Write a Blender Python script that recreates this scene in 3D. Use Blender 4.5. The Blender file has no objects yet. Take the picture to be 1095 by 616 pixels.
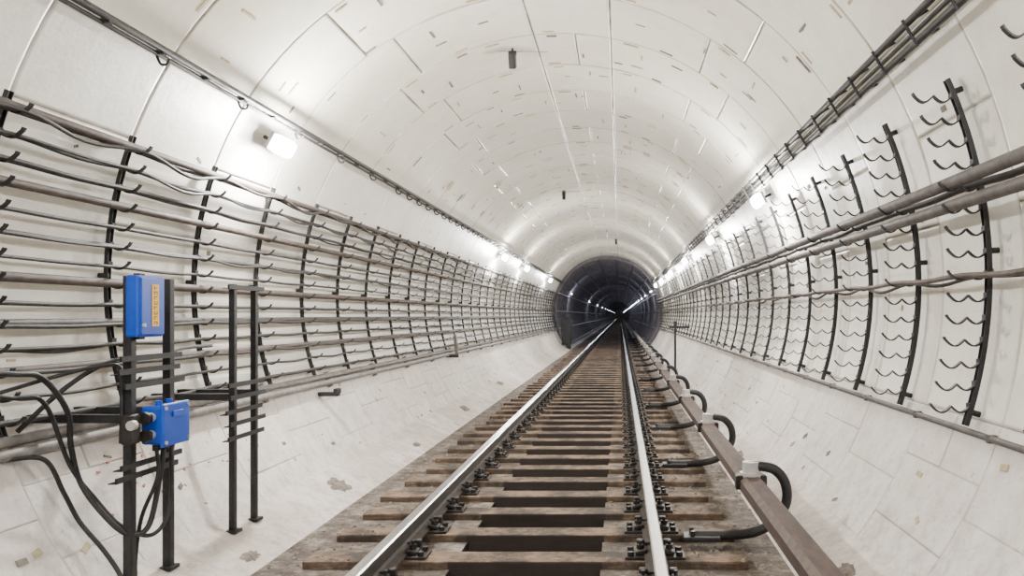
import bpy, math, random
from mathutils import Vector, Matrix
random.seed(7)
scene = bpy.context.scene
COL = scene.collection
C = 1.75      # tunnel axis height above floor slab
R = 2.55      # lining inner radius
Y0, Y1, Y2 = -12.0, 38.0, 420.0

# ------------------------------------------------------------------ materials
def new_mat(name):
    m = bpy.data.materials.new(name); m.use_nodes = True
    nt = m.node_tree; b = nt.nodes['Principled BSDF']
    return m, nt, b
def N(nt, t, **kw):
    n = nt.nodes.new(t)
    for k, v in kw.items(): setattr(n, k, v)
    return n
def noise(nt, scale, detail=6, rough=.6, vec=None, sc=None):
    tc = N(nt, 'ShaderNodeTexCoord'); src = tc.outputs['Object']
    if sc:
        mp = N(nt, 'ShaderNodeMapping'); mp.inputs['Scale'].default_value = sc
        nt.links.new(src, mp.inputs['Vector']); src = mp.outputs['Vector']
    n = N(nt, 'ShaderNodeTexNoise')
    n.inputs['Scale'].default_value = scale; n.inputs['Detail'].default_value = detail
    n.inputs['Roughness'].default_value = rough
    nt.links.new(src, n.inputs['Vector'])
    return n.outputs['Fac']
def ramp(nt, fac, stops):
    r = N(nt, 'ShaderNodeValToRGB'); e = r.color_ramp.elements
    while len(e) < len(stops): e.new(.5)
    for i, (p, c) in enumerate(stops):
        e[i].position = p; e[i].color = (*c, 1)
    nt.links.new(fac, r.inputs['Fac']); return r.outputs['Color']
def mix(nt, fac, a, b, mode='MIX'):
    m = N(nt, 'ShaderNodeMix', data_type='RGBA', blend_type=mode)
    if isinstance(fac, (int, float)): m.inputs[0].default_value = fac
    else: nt.links.new(fac, m.inputs[0])
    for s, v in ((6, a), (7, b)):
        if isinstance(v, tuple): m.inputs[s].default_value = (*v, 1)
        else: nt.links.new(v, m.inputs[s])
    return m.outputs[2]
def math_(nt, op, a, b=None, clamp=False):
    m = N(nt, 'ShaderNodeMath', operation=op, use_clamp=clamp)
    for i, v in enumerate((a, b)):
        if v is None: continue
        if isinstance(v, (int, float)): m.inputs[i].default_value = v
        else: nt.links.new(v, m.inputs[i])
    return m.outputs[0]
def bump(nt, b, fac, strength=.3, dist=.01):
    n = N(nt, 'ShaderNodeBump'); n.inputs['Strength'].default_value = strength
    n.inputs['Distance'].default_value = dist
    nt.links.new(fac, n.inputs['Height']); nt.links.new(n.outputs['Normal'], b.inputs['Normal'])
def simple(name, c1, c2, scale=20, rough=.5, metal=0, bs=.2, sc=None):
    m, nt, b = new_mat(name)
    f = noise(nt, scale, sc=sc)
    nt.links.new(ramp(nt, f, [(.3, c1), (.7, c2)]), b.inputs['Base Color'])
    b.inputs['Roughness'].default_value = rough; b.inputs['Metallic'].default_value = metal
    bump(nt, b, f, bs, .004)
    return m

def wall_mat(name, base1, base2, dirt_amt, rough=.5, seamc=(.42, .39, .34), seam=.6, low=False):
    m, nt, b = new_mat(name)
    f1 = noise(nt, .9, 5, .55)
    col = ramp(nt, f1, [(.35, base1), (.7, base2)])
    f2 = noise(nt, 5.5 if low else 3.2, 14, .82 if low else .76)
    st = ramp(nt, f2, [(.44, (0, 0, 0)), (.66, (1, 1, 1))] if low else [(.47, (0, 0, 0)), (.68, (1, 1, 1))])
    if low:   # grime gets denser towards the track bed
        tc = N(nt, 'ShaderNodeTexCoord'); sp = N(nt, 'ShaderNodeSeparateXYZ'); nt.links.new(tc.outputs['Object'], sp.inputs[0])
        g = math_(nt, 'MULTIPLY_ADD', sp.outputs['Z'], -.9); nt.nodes[-1].inputs[2].default_value = 1.2
        st2 = math_(nt, 'MULTIPLY', st, math_(nt, 'MAXIMUM', g, .45))
        fac = math_(nt, 'MULTIPLY', st2, dirt_amt, True)
    else:
        fac = math_(nt, 'MULTIPLY', st, dirt_amt)
    col = mix(nt, fac, col, (.36, .315, .275) if low else (.44, .39, .30))
    f3 = noise(nt, 22, 8, .78, sc=(1, .6, 1))
    ch = ramp(nt, f3, [(.57, (0, 0, 0)), (.65, (1, 1, 1))])
    col = mix(nt, math_(nt, 'MULTIPLY', ch, dirt_amt * .65), col, (.30, .25, .21))
    at = N(nt, 'ShaderNodeAttribute'); at.attribute_name = 'seam'
    f5 = noise(nt, 2.0, 4, .6)
    br_ = ramp(nt, f5, [(.38, (.15, .15, .15) if low else (.35, .35, .35)), (.6, (1, 1, 1))])
    ms = math_(nt, 'MULTIPLY', math_(nt, 'MULTIPLY', at.outputs['Fac'], seam), br_)
    col = mix(nt, ms, col, seamc)
    nt.links.new(col, b.inputs['Base Color'])
    b.inputs['Roughness'].default_value = rough
    f4 = noise(nt, 9, 8, .65)
    bump(nt, b, f4, .3 if not low else .7, .012)
    return m
M_ceil = wall_mat('painted_concrete_ceiling', (.77, .725, .60), (.87, .84, .745), .24, .28, (.20, .17, .12), 1.0)
M_wall = wall_mat('painted_concrete_wall', (.77, .735, .65), (.87, .845, .785), .3, .42, (.28, .25, .20), .85)
M_low = wall_mat('whitewashed_lower_wall', (.67, .62, .575), (.80, .76, .72), .8, .75, (.33, .285, .25), .5, True)
M_haunch = wall_mat('grimy_haunch_concrete', (.55, .49, .44), (.76, .71, .665), .95, .8, (.31, .265, .23), .5, True)
M_patch = simple('mortar_patch', (.36, .29, .16), (.52, .44, .28), 30, .8)
M_patchd = simple('joint_mark', (.10, .09, .075), (.22, .195, .165), 30, .8)
M_rust = simple('red_oxide_marks', (.36, .09, .05), (.50, .17, .10), 30, .8)
M_black = simple('black_painted_steel', (.005, .005, .006), (.014, .013, .014), 40, .55, .1)
M_cable = simple('cable_sheath', (.012, .010, .010), (.042, .035, .032), 14, .65)
M_cableb = simple('dusty_brown_cable', (.032, .022, .018), (.10, .072, .060), 9, .7)
M_pipe = simple('grey_pipe', (.042, .037, .035), (.11, .096, .090), 12, .65, .1)
M_ledge = simple('grey_conduit', (.13, .12, .115), (.27, .25, .235), 12, .6, .1)
M_iron = simple('cast_iron_lining', (.048, .042, .052), (.12, .105, .125), 6, .55, .1)
M_rail = simple('rail_side_rust', (.016, .012, .010), (.050, .037, .030), 25, .75, .1)
M_top = simple('rail_head_polished', (.70, .69, .68), (.86, .85, .84), 8, .22, .9, .03, (6, .4, 6))
M_fast = simple('fastening_steel', (.008, .007, .007), (.032, .025, .021), 30, .55, .3)
M_third = simple('third_rail_brown', (.026, .014, .011), (.075, .045, .035), 15, .85, 0, .2, (1, .3, 1))
M_thirds = simple('third_rail_edge', (.065, .046, .037), (.13, .10, .083), 15, .85)
M_blue = simple('blue_enamel', (.001, .045, .38), (.003, .070, .50), 8, .35, 0, .03)
M_yel = simple('yellow_label', (.80, .44, .02), (.88, .52, .03), 20, .5, 0, .02)
M_ink = simple('label_print', (.05, .04, .02), (.10, .07, .03), 20, .6, 0, .02)
M_ins = simple('insulator_grey', (.30, .29, .28), (.50, .48, .46), 25, .35)
M_stone = simple('rubble', (.10, .08, .065), (.34, .29, .24), 30, .9)
M_spall = simple('spalled_concrete', (.08, .065, .055), (.27, .235, .20), 22, .95, 0, .9)

def wood_mat():
    m, nt, b = new_mat('worn_sleeper_wood')
    f = noise(nt, 6, 8, .7, sc=(1.2, 14, 10))
    g = noise(nt, 3.4, 10, .75)
    c = ramp(nt, f, [(.3, (.060, .038, .025)), (.5, (.19, .125, .080)), (.72, (.42, .32, .23))])
    gg = ramp(nt, g, [(.44, (0, 0, 0)), (.58, (1, 1, 1))])
    c = mix(nt, gg, (.042, .031, .024), c)
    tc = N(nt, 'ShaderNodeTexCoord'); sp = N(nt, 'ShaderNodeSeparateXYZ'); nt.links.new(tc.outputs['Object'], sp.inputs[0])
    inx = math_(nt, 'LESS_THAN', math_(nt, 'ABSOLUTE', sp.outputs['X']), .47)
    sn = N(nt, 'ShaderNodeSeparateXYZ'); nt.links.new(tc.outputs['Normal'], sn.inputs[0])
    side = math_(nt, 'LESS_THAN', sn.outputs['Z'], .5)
    c = mix(nt, math_(nt, 'MULTIPLY', math_(nt, 'MULTIPLY', inx, side), .95), c, (.006, .005, .005))  # side faces over the drain near black: gap shade put into colour, plus grime
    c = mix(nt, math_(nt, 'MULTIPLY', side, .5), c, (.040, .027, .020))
    nt.links.new(c, b.inputs['Base Color']); b.inputs['Roughness'].default_value = .9
    bump(nt, b, f, .6, .01); return m
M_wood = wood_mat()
def floor_mat():
    m, nt, b = new_mat('dirty_track_concrete')
    g = noise(nt, 4.5, 14, .82)
    c = ramp(nt, g, [(.38, (.032, .024, .019)), (.50, (.115, .092, .075)), (.63, (.33, .29, .255))])
    nt.links.new(c, b.inputs['Base Color']); b.inputs['Roughness'].default_value = .9
    f = noise(nt, 30, 8, .7); bump(nt, b, f, .8, .02); return m
M_floor = floor_mat()
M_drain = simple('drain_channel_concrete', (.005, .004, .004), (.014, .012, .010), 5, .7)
def emis(name, col, s):
    m, nt, b = new_mat(name)
    b.inputs['Emission Color'].default_value = (*col, 1); b.inputs['Emission Strength'].default_value = s
    f = noise(nt, 5); nt.links.new(ramp(nt, f, [(.3, col), (.7, tuple(min(1, c * 1.02) for c in col))]), b.inputs['Base Color'])
    return m
M_glow = emis('lamp_diffuser', (.97, .98, 1.0), 300)
M_glow2 = emis('lamp_diffuser_cool', (.70, .80, 1.0), 45)

# ------------------------------------------------------------------ mesh builder
class B:
    def __init__(s): s.v = []; s.f = []; s.m = []; s.s = []; s.mats = []; s.seam = {}
    def mi(s, mat):
        if mat not in s.mats: s.mats.append(mat)
        return s.mats.index(mat)
    def add(s, vs, fs, mat, smooth=False):
        o = len(s.v); s.v += [tuple(v) for v in vs]; k = s.mi(mat)
        for f in fs: s.f.append([i + o for i in f]); s.m.append(k); s.s.append(smooth)
        return o
    def box(s, c, d, mat, rot=None, taper=1.0, bev=0.0):
        x, y, z = d[0] / 2, d[1] / 2, d[2] / 2; c = Vector(c)
        if bev <= 0:
            vs = [Vector((a * x * (taper if e > 0 else 1), b_ * y * (taper if e > 0 else 1), e * z)) for e in (-1, 1) for a, b_ in ((-1, -1), (1, -1), (1, 1), (-1, 1))]
            fs = [(3, 2, 1, 0), (4, 5, 6, 7), (0, 1, 5, 4), (1, 2, 6, 5), (2, 3, 7, 6), (3, 0, 4, 7)]
        else:
            import bmesh
            bm = bmesh.new(); bmesh.ops.create_cube(bm, size=1)
            for v in bm.verts: v.co = Vector((v.co.x * d[0], v.co.y * d[1], v.co.z * d[2]))
            bmesh.ops.bevel(bm, geom=bm.edges[:], offset=bev, segments=2, affect='EDGES', profile=.5)
            bm.verts.ensure_lookup_table(); bm.verts.index_update()
            vs = [v.co.copy() for v in bm.verts]; fs = [[v.index for v in f.verts] for f in bm.faces]; bm.free()
        if rot is not None: vs = [rot @ v for v in vs]
        s.add([v + c for v in vs], fs, mat)
    def tube(s, pts, r, mat, n=10, caps=True):
        pts = [Vector(p) for p in pts]; vs = []; fs = []; up = None
        for i, p in enumerate(pts):
            t = (pts[min(i + 1, len(pts) - 1)] - pts[max(i - 1, 0)]).normalized()
            if up is None:
                up = Vector((0, 0, 1)) if abs(t.z) < .9 else Vector((1, 0, 0))
            a = (up - t * up.dot(t)).normalized(); up = a; b_ = t.cross(a)
            rr = r[i] if isinstance(r, (list, tuple)) else r
            for k in range(n):
                an = 2 * math.pi * k / n; vs.append(p + (a * math.cos(an) + b_ * math.sin(an)) * rr)
        for i in range(len(pts) - 1):
            for k in range(n):
                q = (k + 1) % n; fs.append((i * n + k, i * n + q, (i + 1) * n + q, (i + 1) * n + k))
        s.add(vs, fs, mat, True)
        if caps:
            s.add(vs[:n], [tuple(range(n))[::-1]], mat); s.add(vs[-n:], [tuple(range(n))], mat)
    def ext(s, prof, y0, y1, mat, closed=True, mats=None):
        n = len(prof); vs = [(x, y0, z) for x, z in prof] + [(x, y1, z) for x, z in prof]
        o = len(s.v); s.v += vs
        for i in range(n if closed else n - 1):
            j = (i + 1) % n; s.f.append([o + i, o + j, o + n + j, o + n + i]); s.m.append(s.mi(mats[i] if mats else mat)); s.s.append(False)
        if closed:
            s.f.append([o + i for i in range(n)][::-1]); s.m.append(s.mi(mat)); s.s.append(False)
            s.f.append([o + n + i for i in range(n)]); s.m.append(s.mi(mat)); s.s.append(False)
    def strip(s, pts, w, t, mat):
        pts = [Vector(p) for p in pts]; vs = []
        for i, p in enumerate(pts):
            d = (pts[min(i + 1, len(pts) - 1)] - pts[max(i - 1, 0)]).normalized()
            nn = Vector((-d.z, 0, d.x)) * (t / 2)
            yy = Vector((0, w / 2, 0)); vs += [p - yy - nn, p + yy - nn, p + yy + nn, p - yy + nn]
        fs = []
        for i in range(len(pts) - 1):
            for k in range(4):
                q = (k + 1) % 4; fs.append((i * 4 + k, i * 4 + q, (i + 1) * 4 + q, (i + 1) * 4 + k))
        fs += [(3, 2, 1, 0)]; e = (len(pts) - 1) * 4; fs += [(e, e + 1, e + 2, e + 3)]
        s.add(vs, fs, mat)
    def mesh(s, name, origin=(0, 0, 0)):
        me = bpy.data.meshes.new(name); o = Vector(origin)
        me.from_pydata([tuple(Vector(v) - o) for v in s.v], [], s.f)
        for m in s.mats: me.materials.append(m)
        me.polygons.foreach_set('material_index', s.m); me.polygons.foreach_set('use_smooth', s.s)
        if s.seam:
            a = me.attributes.new('seam', 'FLOAT', 'POINT')
            a.data.foreach_set('value', [s.seam.get(i, 0.0) for i in range(len(s.v))])
        me.update(); return me
    def obj(s, name, origin=(0, 0, 0), parent=None):
        ob = bpy.data.objects.new(name, s.mesh(name, origin)); ob.location = origin; COL.objects.link(ob)
        if parent: ob.parent = parent; ob.location = Vector(origin) - parent.location
        return ob
def P(th, r, y):
    a = math.radians(th); return Vector((r * math.cos(a), y, C + r * math.sin(a)))
def empty(name, loc=(0, 0, 0)):
    e = bpy.data.objects.new(name, None); e.location = loc; COL.objects.link(e); return e

# ------------------------------------------------------------------ white lining
def patch(b, a0, a1, y0, y1, mat, g=.008, dep=.012, step=3.0, wob=0):
    ga = math.degrees(g / R)
    n = max(2, int((a1 - a0) / step))
    A = [a0, a0 + ga, a0 + 2.5 * ga] + [a0 + (a1 - a0) * i / n for i in range(1, n)] + [a1 - 2.5 * ga, a1 - ga, a1]
    Yl = [y0, y0 + g, y0 + 2.5 * g, y1 - 2.5 * g, y1 - g, y1]
    off = random.uniform(-.003, .003)
    vs = []; sm = []
    for i, a in enumerate(A):
        for j, y in enumerate(Yl):
            e = (i in (0, len(A) - 1)) or (j in (0, 5))
            vs.append(P(a, R + (dep if e else off), y)); sm.append(1.0 if e else (.6 if (i in (1, len(A) - 2) or j in (1, 4)) else 0))
    fs = []
    for i in range(len(A) - 1):
        for j in range(5):
            fs.append((i * 6 + j, i * 6 + j + 1, (i + 1) * 6 + j + 1, (i + 1) * 6 + j))
    o = b.add(vs, fs, mat, True)
    for k, x in enumerate(sm): b.seam[o + k] = x
ceil, wl, wr = B(), B(), B()
for i in range(int(Y1 - Y0)):
    y0 = Y0 + i; y1 = y0 + 1; od = i % 2
    cs = [32, 58, 79, 96, 122, 148] if od else [32, 50, 79, 87, 96, 128, 148]
    for a, c in zip(cs, cs[1:]): patch(ceil, a, c, y0, y1, M_ceil, g=.011, dep=.018)
    rs = [-17, 8, 32] if od else [-17, 20, 32]
    for a, c in zip(rs, rs[1:]): patch(wr, a, c, y0, y1, M_wall, g=.010, dep=.015); patch(wl, 180 - c, 180 - a, y0, y1, M_wall, g=.010, dep=.015)
    lo = [-47, -37.5, -28, -17] if od else [-47, -33, -24, -17]
    for j, (a, c) in enumerate(zip(lo, lo[1:])):
        sp = [(0, .5), (.5, 1)] if j != 1 else [(0, 1)]
        for h0, h1 in sp:
            patch(wr, a, c, y0 + h0, y0 + h1, M_low, g=.005, dep=.007)
            patch(wl, 180 - c, 180 - a, y0 + h0, y0 + h1, M_low, g=.005, dep=.007)
def mark(b, th, y, la, ly, mat, r=R - .004, t=.006, tilt=0):
    th_r = math.radians(th)
    rot = Matrix.Rotation(-(th_r - math.pi / 2), 3, 'Y') @ Matrix.Rotation(tilt, 3, 'Z')
    b.box(P(th, r, y), (la, ly, t), mat, rot)
for i in range(int(Y1 - Y0)):
    y0 = Y0 + i
    # bolt pockets beside the ring joints, filled with mortar
    for th in (41, 54, 67, 75, 92, 105, 113, 126, 139):
        for dy in (.07, .93):
            if random.random() < .55:
                mark(ceil, th + random.uniform(-1, 1), y0 + dy, random.uniform(.09, .16), random.uniform(.022, .036), random.choice([M_patch, M_patch, M_patchd]), tilt=random.uniform(-.04, .04))
    for k in range(9):
        th = random.uniform(36, 145); m = M_patchd if random.random() < .4 else M_patch
        if random.random() < .4: mark(ceil, th, y0 + random.uniform(.2, .8), random.uniform(.05, .14), random.uniform(.014, .028), m, tilt=random.uniform(-.05, .05))
        else: mark(ceil, th, y0 + random.uniform(.2, .8), random.uniform(.012, .022), random.uniform(.08, .22), m, tilt=random.uniform(-.05, .05))
    for k in range(4):
        for w, sg in ((wr, 0), (wl, 1)):
            th = random.uniform(-40, -20) if k % 2 else random.uniform(-10, 30)
            if sg: th = 180 - th
            mark(w, th, y0 + random.uniform(.1, .9), random.uniform(.01, .04), random.uniform(.02, .08), random.choice([M_patch, M_patchd]), tilt=random.uniform(-.5, .5))
for k in range(26):
    mark(wl, 180 + random.uniform(24, 34), random.uniform(4.4, 6.4), random.uniform(.006, .014), random.uniform(.01, .03), M_rust, r=R - .001, t=.006, tilt=random.uniform(-1, 1))
ceil.obj('ceiling'); wr.obj('wall_right'); wl.obj('wall_left')

bw = B(); n = 48
bw.add([P(360 * k / n, R + .05, Y0) for k in range(n)], [tuple(range(n))], M_low); bw.obj('wall_back')

# ------------------------------------------------------------------ cast iron section
ci = B()
na = 72
prof = [(2.62, .0), (2.42, .0), (2.42, .045), (2.60, .06), (2.60, .94), (2.42, .955), (2.42, 1.0), (2.62, 1.0)]
vs = []; fs = []
for k in range(na + 1):
    th = -50 + 280 * k / na
    for r, y in prof: vs.append(P(th, r, y))
q = len(prof)
for k in range(na):
    for j in range(q - 1): fs.append((k * q + j, k * q + j + 1, (k + 1) * q + j + 1, (k + 1) * q + j))
ci.add(vs, fs, M_iron)
for k in range(14):
    th = -45 + 20 * k + 5
    mark(ci, th, .5, .05, .9, M_iron, r=2.51, t=.18)
me = ci.mesh('cast_iron_tunnel_lining')
ob = bpy.data.objects.new('cast_iron_tunnel_lining', me); ob.location = (0, Y1, 0); COL.objects.link(ob)
ar = ob.modifiers.new('rings', 'ARRAY'); ar.use_relative_offset = False; ar.use_constant_offset = True
ar.constant_offset_displace = (0, 1.0, 0); ar.count = int(Y2 - Y1)
pr = B(); vs = []; fs = []
for k in range(na + 1):
    th = -50 + 280 * k / na
    for r, y in ((2.60, 0), (2.40, 0), (2.40, .2)): vs.append(P(th, r, Y1 - .02 + y))
for k in range(na):
    for j in range(2): fs.append((k * 3 + j, k * 3 + j + 1, (k + 1) * 3 + j + 1, (k + 1) * 3 + j))
pr.add(vs, fs, M_iron); pr.obj('tunnel_portal_ring')
ew = B(); ew.add([P(360 * k / 48, 2.7, Y2) for k in range(48)], [tuple(range(48))], M_low); ew.obj('wall_far')

# ------------------------------------------------------------------ floor
fl = B()
pf = [(-2.03, .205), (-1.62, 0), (-.46, 0), (-.46, -.3), (.46, -.3), (.46, 0), (1.62, 0), (2.03, .205)]
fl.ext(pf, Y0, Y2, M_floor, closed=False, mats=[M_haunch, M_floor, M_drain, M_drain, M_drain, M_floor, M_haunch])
fl.obj('floor')
b = B()
def blot(c, u, v, su, sv, n=22):
    c, u, v = Vector(c), Vector(u).normalized(), Vector(v).normalized(); nn = u.cross(v).normalized()
    if nn.z < 0: nn = -nn
    ring = []
    for k in range(n):
        a = 2 * math.pi * k / n; q = random.uniform(.6, 1.15)
        ring.append(c + u * math.cos(a) * su * q + v * math.sin(a) * sv * q + nn * .003)
    b.add(ring + [c + nn * .010], [(k, (k + 1) % n, n) for k in range(n)], M_spall)
for x, y, su, sv in ((-1.83, 12.7, .10, .22), (-1.82, 7.0, .11, .16), (-1.72, 5.1, .05, .10), (1.80, 8.5, .08, .2), (1.85, 4.6, .06, .12), (-1.9, 17, .08, .3), (1.8, 14, .1, .3), (-1.75, 9.4, .05, .12)):
    z = (abs(x) - 1.62) * .5
    blot((x, y, z), (1, 0, .5 * (1 if x > 0 else -1)), (0, 1, 0), su, sv)
b.obj('spalled_concrete_patches')

sl = B()
for k in range(6):
    y = k * .6
    j = random.uniform(-.05, .05); w = .225 + random.uniform(-.025, .02)
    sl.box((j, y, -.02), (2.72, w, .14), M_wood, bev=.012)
me = sl.mesh('railway_sleepers'); ob = bpy.data.objects.new('railway_sleepers', me); ob.location = (0, -9.3, 0); COL.objects.link(ob)
ar = ob.modifiers.new('a', 'ARRAY'); ar.use_relative_offset = False; ar.use_constant_offset = True
ar.constant_offset_displace = (0, 3.6, 0); ar.count = 118

hp = [(-.066, 0), (.066, 0), (.066, .010), (.020, .026), (.008, .040), (.008, .105), (.033, .118), (.036, .128), (.036, .142), (.028, .151), (-.028, .151), (-.036, .142), (-.036, .128), (-.033, .118), (-.008, .105), (-.008, .040), (-.020, .026), (-.066, .010)]
for sx in (-1, 1):
    b = B(); X = sx * .796
    mats = [M_rail] * 18; mats[9] = M_top; mats[8] = M_top; mats[10] = M_top
    b.ext([(X + x, .069 + z) for x, z in hp], Y0, Y2, M_rail, mats=mats)
    b.obj('running_rail')
fa = B()
for sx in (-1, 1):
    X = sx * .796
    fa.box((X, 0, .059), (.37, .17, .018), M_fast, bev=.004)
    for s2 in (-1, 1):
        fa.box((X + s2 * .085, 0, .086), (.07, .10, .026), M_fast, Matrix.Rotation(s2 * .25, 3, 'Y'), bev=.005)
        fa.tube([(X + s2 * .09, 0, .07), (X + s2 * .09, 0, .15)], .012, M_fast, 8)
        fa.tube([(X + s2 * .09, 0, .10), (X + s2 * .09, 0, .125)], .024, M_fast, 6)
        for yy in (-.055, .055):
            fa.tube([(X + s2 * .15, yy, .06), (X + s2 * .15, yy, .095)], .02, M_fast, 6)
        fa.box((X + s2 * .03, .14, .075), (.10, .035, .05), M_fast, bev=.005)
        fa.box((X + s2 * .085, .14, .09), (.05, .05, .06), M_fast, bev=.008)
me = fa.mesh('rail_fastenings'); ob = bpy.data.objects.new('rail_fastenings', me); ob.location = (0, -9.3, 0); COL.objects.link(ob)
ar = ob.modifiers.new('a', 'ARRAY'); ar.use_relative_offset = False; ar.use_constant_offset = True
ar.constant_offset_displace = (0, .6, 0); ar.count = 250

# third rail
e = empty('contact_rail', (1.45, 0, .4))
b = B()
b.ext([(1.375, .39), (1.525, .39), (1.525, .455), (1.495, .485), (1.405, .485), (1.375, .455)], Y0 + .5, Y1 + 60, M_third, mats=[M_third, M_third, M_third, M_third, M_thirds, M_third])
b.ext([(1.425, .35), (1.475, .35), (1.475, .392), (1.425, .392)], Y0 + .5, Y1 + 60, M_rail)
b.obj('rail_and_cover', (1.45, 0, .4), e)
br = B()
def spl(pts, n=6):
    pts = [Vector(p) for p in pts]; out = []
    for i in range(len(pts) - 1):
        p0 = pts[max(i - 1, 0)]; p1 = pts[i]; p2 = pts[i + 1]; p3 = pts[min(i + 2, len(pts) - 1)]
        for k in range(n):
            t = k / n
            out.append(.5 * ((2 * p1) + (p2 - p0) * t + (2 * p0 - 5 * p1 + 4 * p2 - p3) * t * t + (3 * p1 - p0 - 3 * p2 + p3) * t ** 3))
    out.append(pts[-1]); return out
br.tube(spl([(1.06, 0, .085), (1.25, 0, .085), (1.45, 0, .10), (1.60, 0, .17), (1.685, 0, .30), (1.68, 0, .43), (1.61, 0, .52), (1.50, 0, .545), (1.42, 0, .54)]), .034, M_black, 12)
br.box((1.12, 0, .075), (.24, .15, .03), M_black, bev=.006)
for yy in (-.05, .05): br.tube([(1.06, yy, .085), (1.06, yy, .125)], .016, M_fast, 6)
br.tube([(1.45, 0, .575), (1.45, 0, .50)], .055, M_ins, 14)
br.tube([(1.45, 0, .505), (1.45, 0, .48)], .075, M_ins, 14)
br.box((1.45, 0, .475), (.19, .09, .03), M_fast, bev=.005); br.box((1.36, 0, .44), (.025, .08, .09), M_fast, bev=.004)
br.box((1.54, 0, .44), (.025, .08, .09), M_fast, bev=.004)
me = br.mesh('bracket')
for k in range(20):
    o = bpy.data.objects.new('bracket_%d' % (k + 1), me); COL.objects.link(o); o.parent = e
    o.location = Vector((0, 5.46 + 2.65 * (k - 2), 0)) - e.location

# ------------------------------------------------------------------ cable racks
def rack_mesh(side):
    b = B(); sg = 1 if side == 'R' else -1
    zt, zb = (1.02, -.77) if side == 'R' else (.87, -.80)
    rr = 2.485; a1 = math.asin(zt / rr); a0 = math.asin(zb / rr); n = 26
    ths = [a0 + (a1 - a0) * k / n for k in range(n + 1)]
    hw, ri = (.017, 2.482) if side == 'R' else (.016, 2.484)
    for (yo, w, r0, r1) in ((0, 2 * hw + .004, 2.500, 2.508), (-hw, .005, ri, 2.505), (hw, .005, ri, 2.505)):
        vs = []
        for t in ths:
            for r in (r0, r1):
                for y in (-w / 2, w / 2):
                    vs.append((sg * r * math.cos(t), yo + y, C + r * math.sin(t)))
        fs = []
        for i in range(n):
            o = i * 4
            for a, c in ((0, 1), (1, 3), (3, 2), (2, 0)): fs.append((o + a, o + c, o + 4 + c, o + 4 + a))
        fs += [(0, 1, 3, 2), (n * 4, n * 4 + 2, n * 4 + 3, n * 4 + 1)]
        b.add(vs, fs, M_black)
    for t in (a0 + .03, (a0 + a1) / 2, a1 - .03):
        b.tube([(sg * 2.49 * math.cos(t), 0, C + 2.49 * math.sin(t)), (sg * 2.552 * math.cos(t), 0, C + 2.552 * math.sin(t))], .016, M_black, 8)
    nh = 15 if side == 'R' else 14
    for i in range(nh):
        z = (.94 if side == 'R' else .80) - .115 * i
        x0 = math.sqrt(2.49 ** 2 - z * z); L = .20 if side == 'R' else .12; cups = 2 if side == 'R' else 1
        pts = []
        m = 7 * cups
        for k in range(m + 1):
            s_ = L * k / m; h = -.034 * abs(math.sin(math.pi * cups * k / m)) - .002
            pts.append((sg * (x0 - s_), 0, C + z + h))
        pts.append((sg * (x0 - L - .008), 0, C + z + .012))
        b.strip(pts, .026, .008, M_black)
        b.box((sg * (x0 - .004), 0, C + z), (.018, .042, .026), M_black)
    return b.mesh('cable_rack')
mr, ml = rack_mesh('R'), rack_mesh('L')
for k in range(-5, 34):
    for me, y in ((mr, 4.26 + k), (ml, 4.92 + k)):
        if y < Y1 - .3 and y > Y0 + .5:
            o = bpy.data.objects.new('cable_rack', me); o.location = (0, y, 0); COL.objects.link(o)

def cable(name, sg, hookz, s, r, mat, sag, y0=-11.5, y1=37.9, off=4.92, wob=.0):
    z = hookz; x = math.sqrt(2.49 ** 2 - z * z) - s
    b = B(); pts = []
    yy = y0
    amps = {}
    while yy <= y1:
        i = math.floor(yy - off); fr = (yy - off) - i
        if i not in amps: amps[i] = (sag * random.uniform(.1, 1.5), random.uniform(-1, 1) * wob)
        A, W = amps[i]
        sn = math.sin(math.pi * fr) ** 2
        pts.append((sg * (x + W * sn), yy, C + z - .036 + .004 + r - A * sn)); yy += .1 if yy < 20 else .25
    b.tube(pts, r, mat, 8); b.obj(name)
H = lambda i: .80 - .115 * i
spec = [(0, .06, .025, M_cableb, .0, 0), (0, .09, .012, M_cable, .05, .03), (0, .035, .010, M_cable, .02, .01), (1, .06, .013, M_cable, .015, .02), (1, .085, .010, M_cable, .04, .02), (2, .07, .013, M_cable, .008, .01), (2, .040, .009, M_cable, .02, .01),
        (3, .06, .024, M_cableb, .0, 0), (4, .06, .012, M_cable, .005, .005), (5, .055, .015, M_cable, .006, .01), (5, .08, .009, M_cable, .02, .01), (6, .06, .010, M_cable, .008, .01),
        (7, .06, .026, M_cableb, .0, 0), (8, .06, .013, M_cable, .005, .01), (9, .06, .024, M_cable, .0, 0), (9, .085, .012, M_cable, .01, .01), (10, .06, .012, M_cable, .008, .01), (10, .035, .009, M_cable, .02, .01),
        (11, .06, .022, M_cableb, .003, .0), (11, .09, .012, M_cable, .01, .0), (12, .06, .010, M_cable, .015, .0), (13, .06, .014, M_cable, .01, .01)]
for i, s, r, m, sg_, w in spec: cable('power_cable', -1, H(i), s, r, m, sg_, wob=w)
HR = lambda i: .94 - .115 * i
for i, s, r, m, sg_, w in [(4, .15, .036, M_pipe, .0, 0), (5, .155, .034, M_pipe, .0, 0), (4, .05, .02, M_cable, .01, 0), (8, .15, .015, M_cableb, .02, .01), (8, .055, .011, M_cable, .03, .02)]:
    cable('power_cable' if m is not M_pipe else 'steel_pipe', 1, HR(i), s, r, m, sg_, off=4.26, wob=w)

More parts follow.
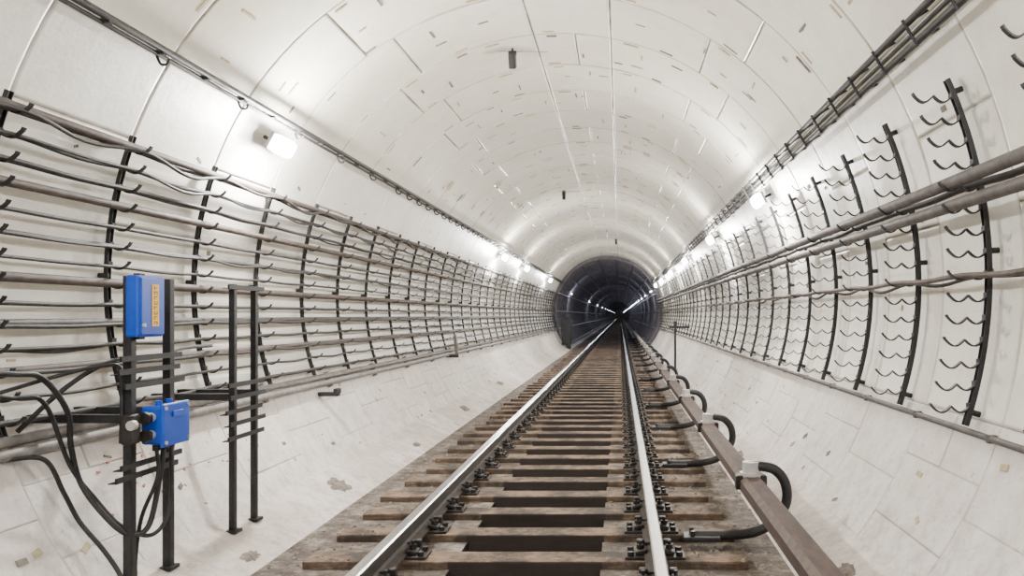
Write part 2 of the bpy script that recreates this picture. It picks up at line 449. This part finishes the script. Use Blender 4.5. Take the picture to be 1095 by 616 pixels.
b = B()
for th in (198.9, 200.4): b.tube([P(th, 2.50, -11.5), P(th, 2.50, 37.9)], .028, M_ledge, 10)
y = -11.2
while y < 37.5:
    b.box(P(199.7, 2.515, y), (.05, .04, .16), M_ledge, Matrix.Rotation(math.radians(-20), 3, 'Y')); y += 1.5
b.obj('conduit_pipe')
b = B(); b.tube([P(-18.6, 2.52, -11.5), P(-18.6, 2.52, 37.9)], .018, M_pipe, 10)
y = -11
while y < 37.5: b.box(P(-18.6, 2.525, y), (.045, .03, .04), M_pipe); y += 1
b.obj('conduit_pipe')

b = B()
b.tube([P(147, 2.43, -11.5), P(147, 2.43, 37.9)], .021, M_black, 10)
b.tube([P(147.9, 2.445, -11.5), P(147.9, 2.445, 37.9)], .013, M_cable, 8)
y = -11.3; k = 0
while y < 37.5:
    b.tube([P(147, 2.43, y), P(147, 2.555, y)], .008, M_black, 6)
    if k % 2 == 0 or y > 10:
        p = P(148.2, 2.44, y)
        b.tube(spl([p, p + Vector((.02, 0, -.045)), p + Vector((.055, 0, -.05)), p + Vector((.068, 0, -.02))], 4), .008, M_black, 6)
    b.box(P(147.3, 2.435, y), (.045, .03, .05), M_black)
    y += .5; k += 1
b.obj('overhead_cable_conduit')
b = B()
for th, r in ((29.8, 2.43), (31.0, 2.46), (32.3, 2.43)):
    b.tube([P(th, r, -11.5), P(th, r, 37.9)], .020 if r < 2.45 else .013, M_black if r < 2.45 else M_cable, 10)
y = -11.3
while y < 37.5:
    b.tube([P(29.2, 2.412, y), P(32.9, 2.412, y)], .010, M_black, 6)
    for th in (29.8, 32.3): b.tube([P(th, 2.42, y), P(th, 2.555, y)], .008, M_black, 6)
    y += .5
b.obj('overhead_cable_ladder')

# ------------------------------------------------------------------ lamps
def lamp(th, y, power, glow=None, sc=1.0, bulb=True, col=(1.0, .965, .91)):
    base = P(th, 2.40, y)
    e = empty('tunnel_lamp', base)
    b = B(); inw = Vector((-math.cos(math.radians(th)), 0, -math.sin(math.radians(th))))
    rot = Matrix.Rotation(-(math.radians(th) - math.pi / 2), 3, 'Y')
    b.box(base - inw * .03, (.14 * sc, .30 * sc, .035), M_ins, rot, bev=.008)
    b.tube([base - inw * .04, base - inw * .15], .015, M_black, 8)
    b.obj('housing', base, e)
    g = B(); g.box(base + inw * .025, (.14 * sc, .30 * sc, .085), glow or M_glow, rot, bev=.038)
    g.obj('diffuser', base, e)
    if bulb:
        l = bpy.data.lights.new('bulb', 'POINT'); l.energy = power; l.color = col; l.shadow_soft_size = .06
        lo = bpy.data.objects.new('bulb', l); COL.objects.link(lo); lo.parent = e; lo.location = inw * .13
for y, p in ((-9.0, 60), (-2.0, 70), (1.6, 65), (6.5, 360), (19.0, 270), (23.5, 150), (31.5, 150)): lamp(151.5, y, p)
for y, p in ((-6.0, 60), (-.5, 65), (2.2, 60), (9.2, 270), (14.0, 190), (19.5, 100), (25.0, 170), (30.5, 130), (35.5, 130)): lamp(27.0, y, p)
y = 42
while y < 415:
    far = y > 150
    k = int((y - 42) / 9)
    if (not far) or k % 2 == 0:
        lamp(25.0, y, 160 if far else 90, M_glow2, .4, (not far) or k % 4 == 0, (.80, .86, 1.0))
    if k % 3 == 0: lamp(155, y + 4, 90, M_glow2, .4, not far, (.80, .86, 1.0))
    y += 9

# ------------------------------------------------------------------ left equipment frames
def stand(ya, yb, steps, w, name='equipment_stand'):
    e = empty(name, (-1.925, (ya + yb) / 2, .15))
    b = B()
    for y in (ya, yb):
        z0, z1 = .13, 1.75
        b.box((-1.925, y, (z0 + z1) / 2), (w, .006, z1 - z0), M_black)
        b.box((-1.925 - w / 2 + .003, y + w / 2, (z0 + z1) / 2), (.006, w, z1 - z0), M_black)
        b.box((-1.925 + w / 2 - .003, y + w / 2, (z0 + z1) / 2), (.006, w, z1 - z0), M_black)
        b.box((-1.925, y + .01, .155), (.09, .09, .02), M_black)
    for z, ex in steps:
        b.box((-1.897, (ya + yb) / 2 + ex, C + z), (.012, yb - ya + .20, .028), M_black)
        b.box((-1.915, (ya + yb) / 2 + ex, C + z - .012), (.045, yb - ya + .20, .005), M_black)
    b.box((-2.20, ya + .03, C - .73), (.58, .045, .042), M_black)
    b.box((-2.20, yb + .03, C - .73), (.58, .045, .042), M_black)
    b.obj('frame', tuple(e.location), e)
    return e
s1 = stand(4.17, 4.53, [(-.42, 0), (-.485, -.02), (-.56, .03), (-.965, 0), (-1.02, -.04)], .042)
s2 = stand(5.29, 5.60, [(-.02, 0), (-.65, 0), (-.73, .02), (-.82, -.03), (-.90, .02), (-.99, 0)], .036)
e = empty('blue_phone_box', (-1.87, 4.23, 1.6))
b = B()
b.box((-1.87, 4.23, 1.595), (.07, .23, .315), M_blue, bev=.012)
b.box((-1.832, 4.23, 1.595), (.012, .205, .29), M_blue, bev=.004)
b.box((-1.90, 4.23, 1.595), (.03, .05, .34), M_black)
for z in (1.47, 1.72): b.tube([(-1.845, 4.335, z - .02), (-1.845, 4.335, z + .02)], .012, M_fast, 8)
b.tube([(-1.83, 4.14, 1.50), (-1.815, 4.14, 1.50)], .010, M_ins, 10)
b.obj('case', tuple(e.location), e)
b = B()
b.box((-1.8245, 4.245, 1.60), (.003, .062, .215), M_yel)
for k in range(8):
    z = 1.69 - k * .0258; w = .024
    b.box((-1.8222, 4.245 - w * .5, z), (.0015, .004, .017), M_ink)
    if k % 2: b.box((-1.8222, 4.245 + w * .5, z), (.0015, .004, .017), M_ink)
    b.box((-1.8222, 4.245, z + random.choice([-.006, 0, .006])), (.0015, w, .004), M_ink)
b.obj('label', tuple(e.location), e)
e = empty('blue_junction_box', (-1.84, 4.36, .97))
b = B()
b.box((-1.85, 4.37, .975), (.11, .24, .20), M_blue, bev=.014)
b.box((-1.79, 4.37, .975), (.02, .265, .225), M_blue, bev=.008)
for yy in (4.26, 4.48):
    for zz in (.885, 1.065): b.tube([(-1.785, yy, zz), (-1.772, yy, zz)], .010, M_ins, 8)
b.box((-1.775, 4.37, 1.03), (.006, .10, .03), M_blue, bev=.002)
for zz in (.93, 1.02):
    b.tube([(-1.85, 4.26, zz), (-1.85, 4.20, zz)], .026, M_ins, 10); b.tube([(-1.85, 4.215, zz), (-1.85, 4.185, zz)], .034, M_fast, 6)
for yy in (4.30, 4.37, 4.44): b.tube([(-1.85, yy, .885), (-1.85, yy, .84)], .020, M_fast, 8)
for yy in (4.32, 4.42): b.tube([(-1.85, yy, 1.07), (-1.85, yy, 1.10)], .018, M_blue, 8)
b.obj('case', tuple(e.location), e)
b = B(); b.box((-1.885, 4.13, .975), (.06, .08, .15), M_fast, bev=.01); b.tube([(-1.85, 4.10, 1.0), (-1.85, 4.07, 1.0)], .025, M_ins, 10); b.obj('terminal_block', tuple(e.location), e)
def hose(name, pts, r, mat=M_black):
    b = B(); b.tube(spl(pts, 8), r, mat, 10); b.obj(name)
hose('black_hose', [(-2.30, 3.1, 1.33), (-2.175, 3.7, 1.284), (-2.168, 3.9, 1.248), (-2.149, 4.05, 1.074), (-2.164, 4.1, .891), (-2.141, 4.15, .684), (-1.99, 4.15, .495), (-1.915, 4.2, .425), (-1.886, 4.3, .457), (-1.86, 4.35, .70), (-1.85, 4.37, .85)], .014)
hose('black_hose', [(-2.33, 3.2, 1.27), (-2.2, 3.75, 1.17), (-2.19, 3.95, 1.12), (-2.17, 4.1, .80), (-2.10, 4.2, .60), (-1.98, 4.22, .46), (-1.87, 4.30, .40), (-1.845, 4.42, .52), (-1.85, 4.44, .85)], .011)
hose('black_hose', [(-2.36, 4.0, .98), (-2.2, 4.1, 1.18), (-2.1, 4.3, 1.30), (-2.0, 4.6, 1.32), (-2.2, 5.2, 1.34), (-2.36, 5.9, 1.33)], .012)
hose('black_hose', [(-1.85, 4.30, .85), (-1.85, 4.31, .70), (-1.91, 4.27, .50), (-1.93, 4.25, .30), (-1.93, 4.25, .17)], .010)
hose('black_hose', [(-2.34, 3.9, .86), (-2.24, 4.02, .84), (-2.20, 4.10, .66), (-2.16, 4.16, .50), (-2.05, 4.17, .36), (-1.96, 4.16, .24), (-1.93, 4.14, .17)], .012)
hose('black_hose', [(-2.36, 3.4, 1.12), (-2.26, 3.8, 1.20), (-2.12, 4.05, 1.27), (-1.98, 4.14, 1.30), (-1.95, 4.16, 1.22), (-1.945, 4.15, .9)], .010)

# ------------------------------------------------------------------ small things
for y, z in ((8.0, -.97),):
    b = B(); x = -math.sqrt(2.55 ** 2 - z * z)
    b.box((x + .10, y, C + z), (.20, .07, .04), M_black, bev=.006); b.box((x + .18, y, C + z + .03), (.04, .12, .05), M_black, bev=.006)
    b.obj('support_bracket')
b = B(); b.box((-2.22, 14.0, C - .72), (.05, .05, .40), M_ledge, Matrix.Rotation(.5, 3, 'X')); b.box((-2.30, 14.0, C - .90), (.25, .06, .05), M_black); b.obj('support_bracket')
for th, y in ((101.5, 8.3), (104, 17.5), (80, 29)):
    p = P(th, R, y); b = B()
    b.tube([p + Vector((0, 0, .01)), p + Vector((0, 0, -.07))], .012, M_black, 8)
    b.box(p + Vector((0, 0, -.12)), (.07, .12, .16), M_black, Matrix.Rotation(.4, 3, 'X'), bev=.01)
    b.tube([p + Vector((-.20, 0, -.03)), p + Vector((.36, 0, -.035))], .007, M_ins, 8)
    b.box(p + Vector((0, 0, -.045)), (.08, .05, .03), M_black)
    b.obj('ceiling_fixture')
b = B()
b.tube([(1.96, 20.5, .16), (1.96, 20.5, 1.30)], .028, M_black, 8)
b.box((2.06, 20.5, 1.25), (.52, .05, .06), M_black); b.box((1.96, 20.5, .19), (.16, .16, .03), M_black)
b.box((1.96, 20.5, 1.34), (.09, .07, .12), M_black); b.obj('signal_post')
b = B(); b.box((-1.80, 36.6, .80), (.42, .5, 1.15), M_black, bev=.02); b.box((-1.58, 36.6, .85), (.02, .40, .9), M_fast, bev=.004)
for yy in (36.4, 36.8): b.box((-1.72, yy, .14), (.2, .05, .22), M_black)
b.box((-1.8, 36.6, 1.42), (.28, .3, .1), M_fast); b.obj('equipment_cabinet')
b = B()
for k in range(2200):
    x = random.choice([random.uniform(.95, 1.62), random.uniform(-1.62, -.95), random.uniform(-1.6, 1.6)])
    y = 3 + 20 * random.random() ** 1.6
    if abs(x) < .5: continue
    if abs(abs(x) - .796) < .2: continue
    ph = ((y + 9.3) / .6) % 1
    z = .05 if ((ph < .2 or ph > .8) and abs(x) < 1.34) else 0
    if .18 < ph < .22 or .78 < ph < .82: continue
    s = random.uniform(.006, .026)
    b.box((x, y, z + s * .3), (s * random.uniform(.8, 1.8), s, s * .7), M_stone, Matrix.Rotation(random.uniform(0, 3), 3, 'Z'), taper=.6)
b.obj('rubble_scatter')

# ------------------------------------------------------------------ world & camera
w = bpy.data.worlds.new('World'); scene.world = w; w.use_nodes = True
w.node_tree.nodes['Background'].inputs[0].default_value = (.8, .85, 1, 1); w.node_tree.nodes['Background'].inputs[1].default_value = .1
cd = bpy.data.cameras.new('camera'); cam = bpy.data.objects.new('camera', cd); COL.objects.link(cam)
cam.location = (.58, 0, C - .20); cam.rotation_euler = (math.radians(90), 0, 0)
cd.sensor_width = 36; cd.lens = 877 / 1095 * 36; cd.shift_x = -115.5 / 1095; cd.shift_y = 29 / 1095
cd.clip_start = .05; cd.clip_end = 600
scene.camera = cam
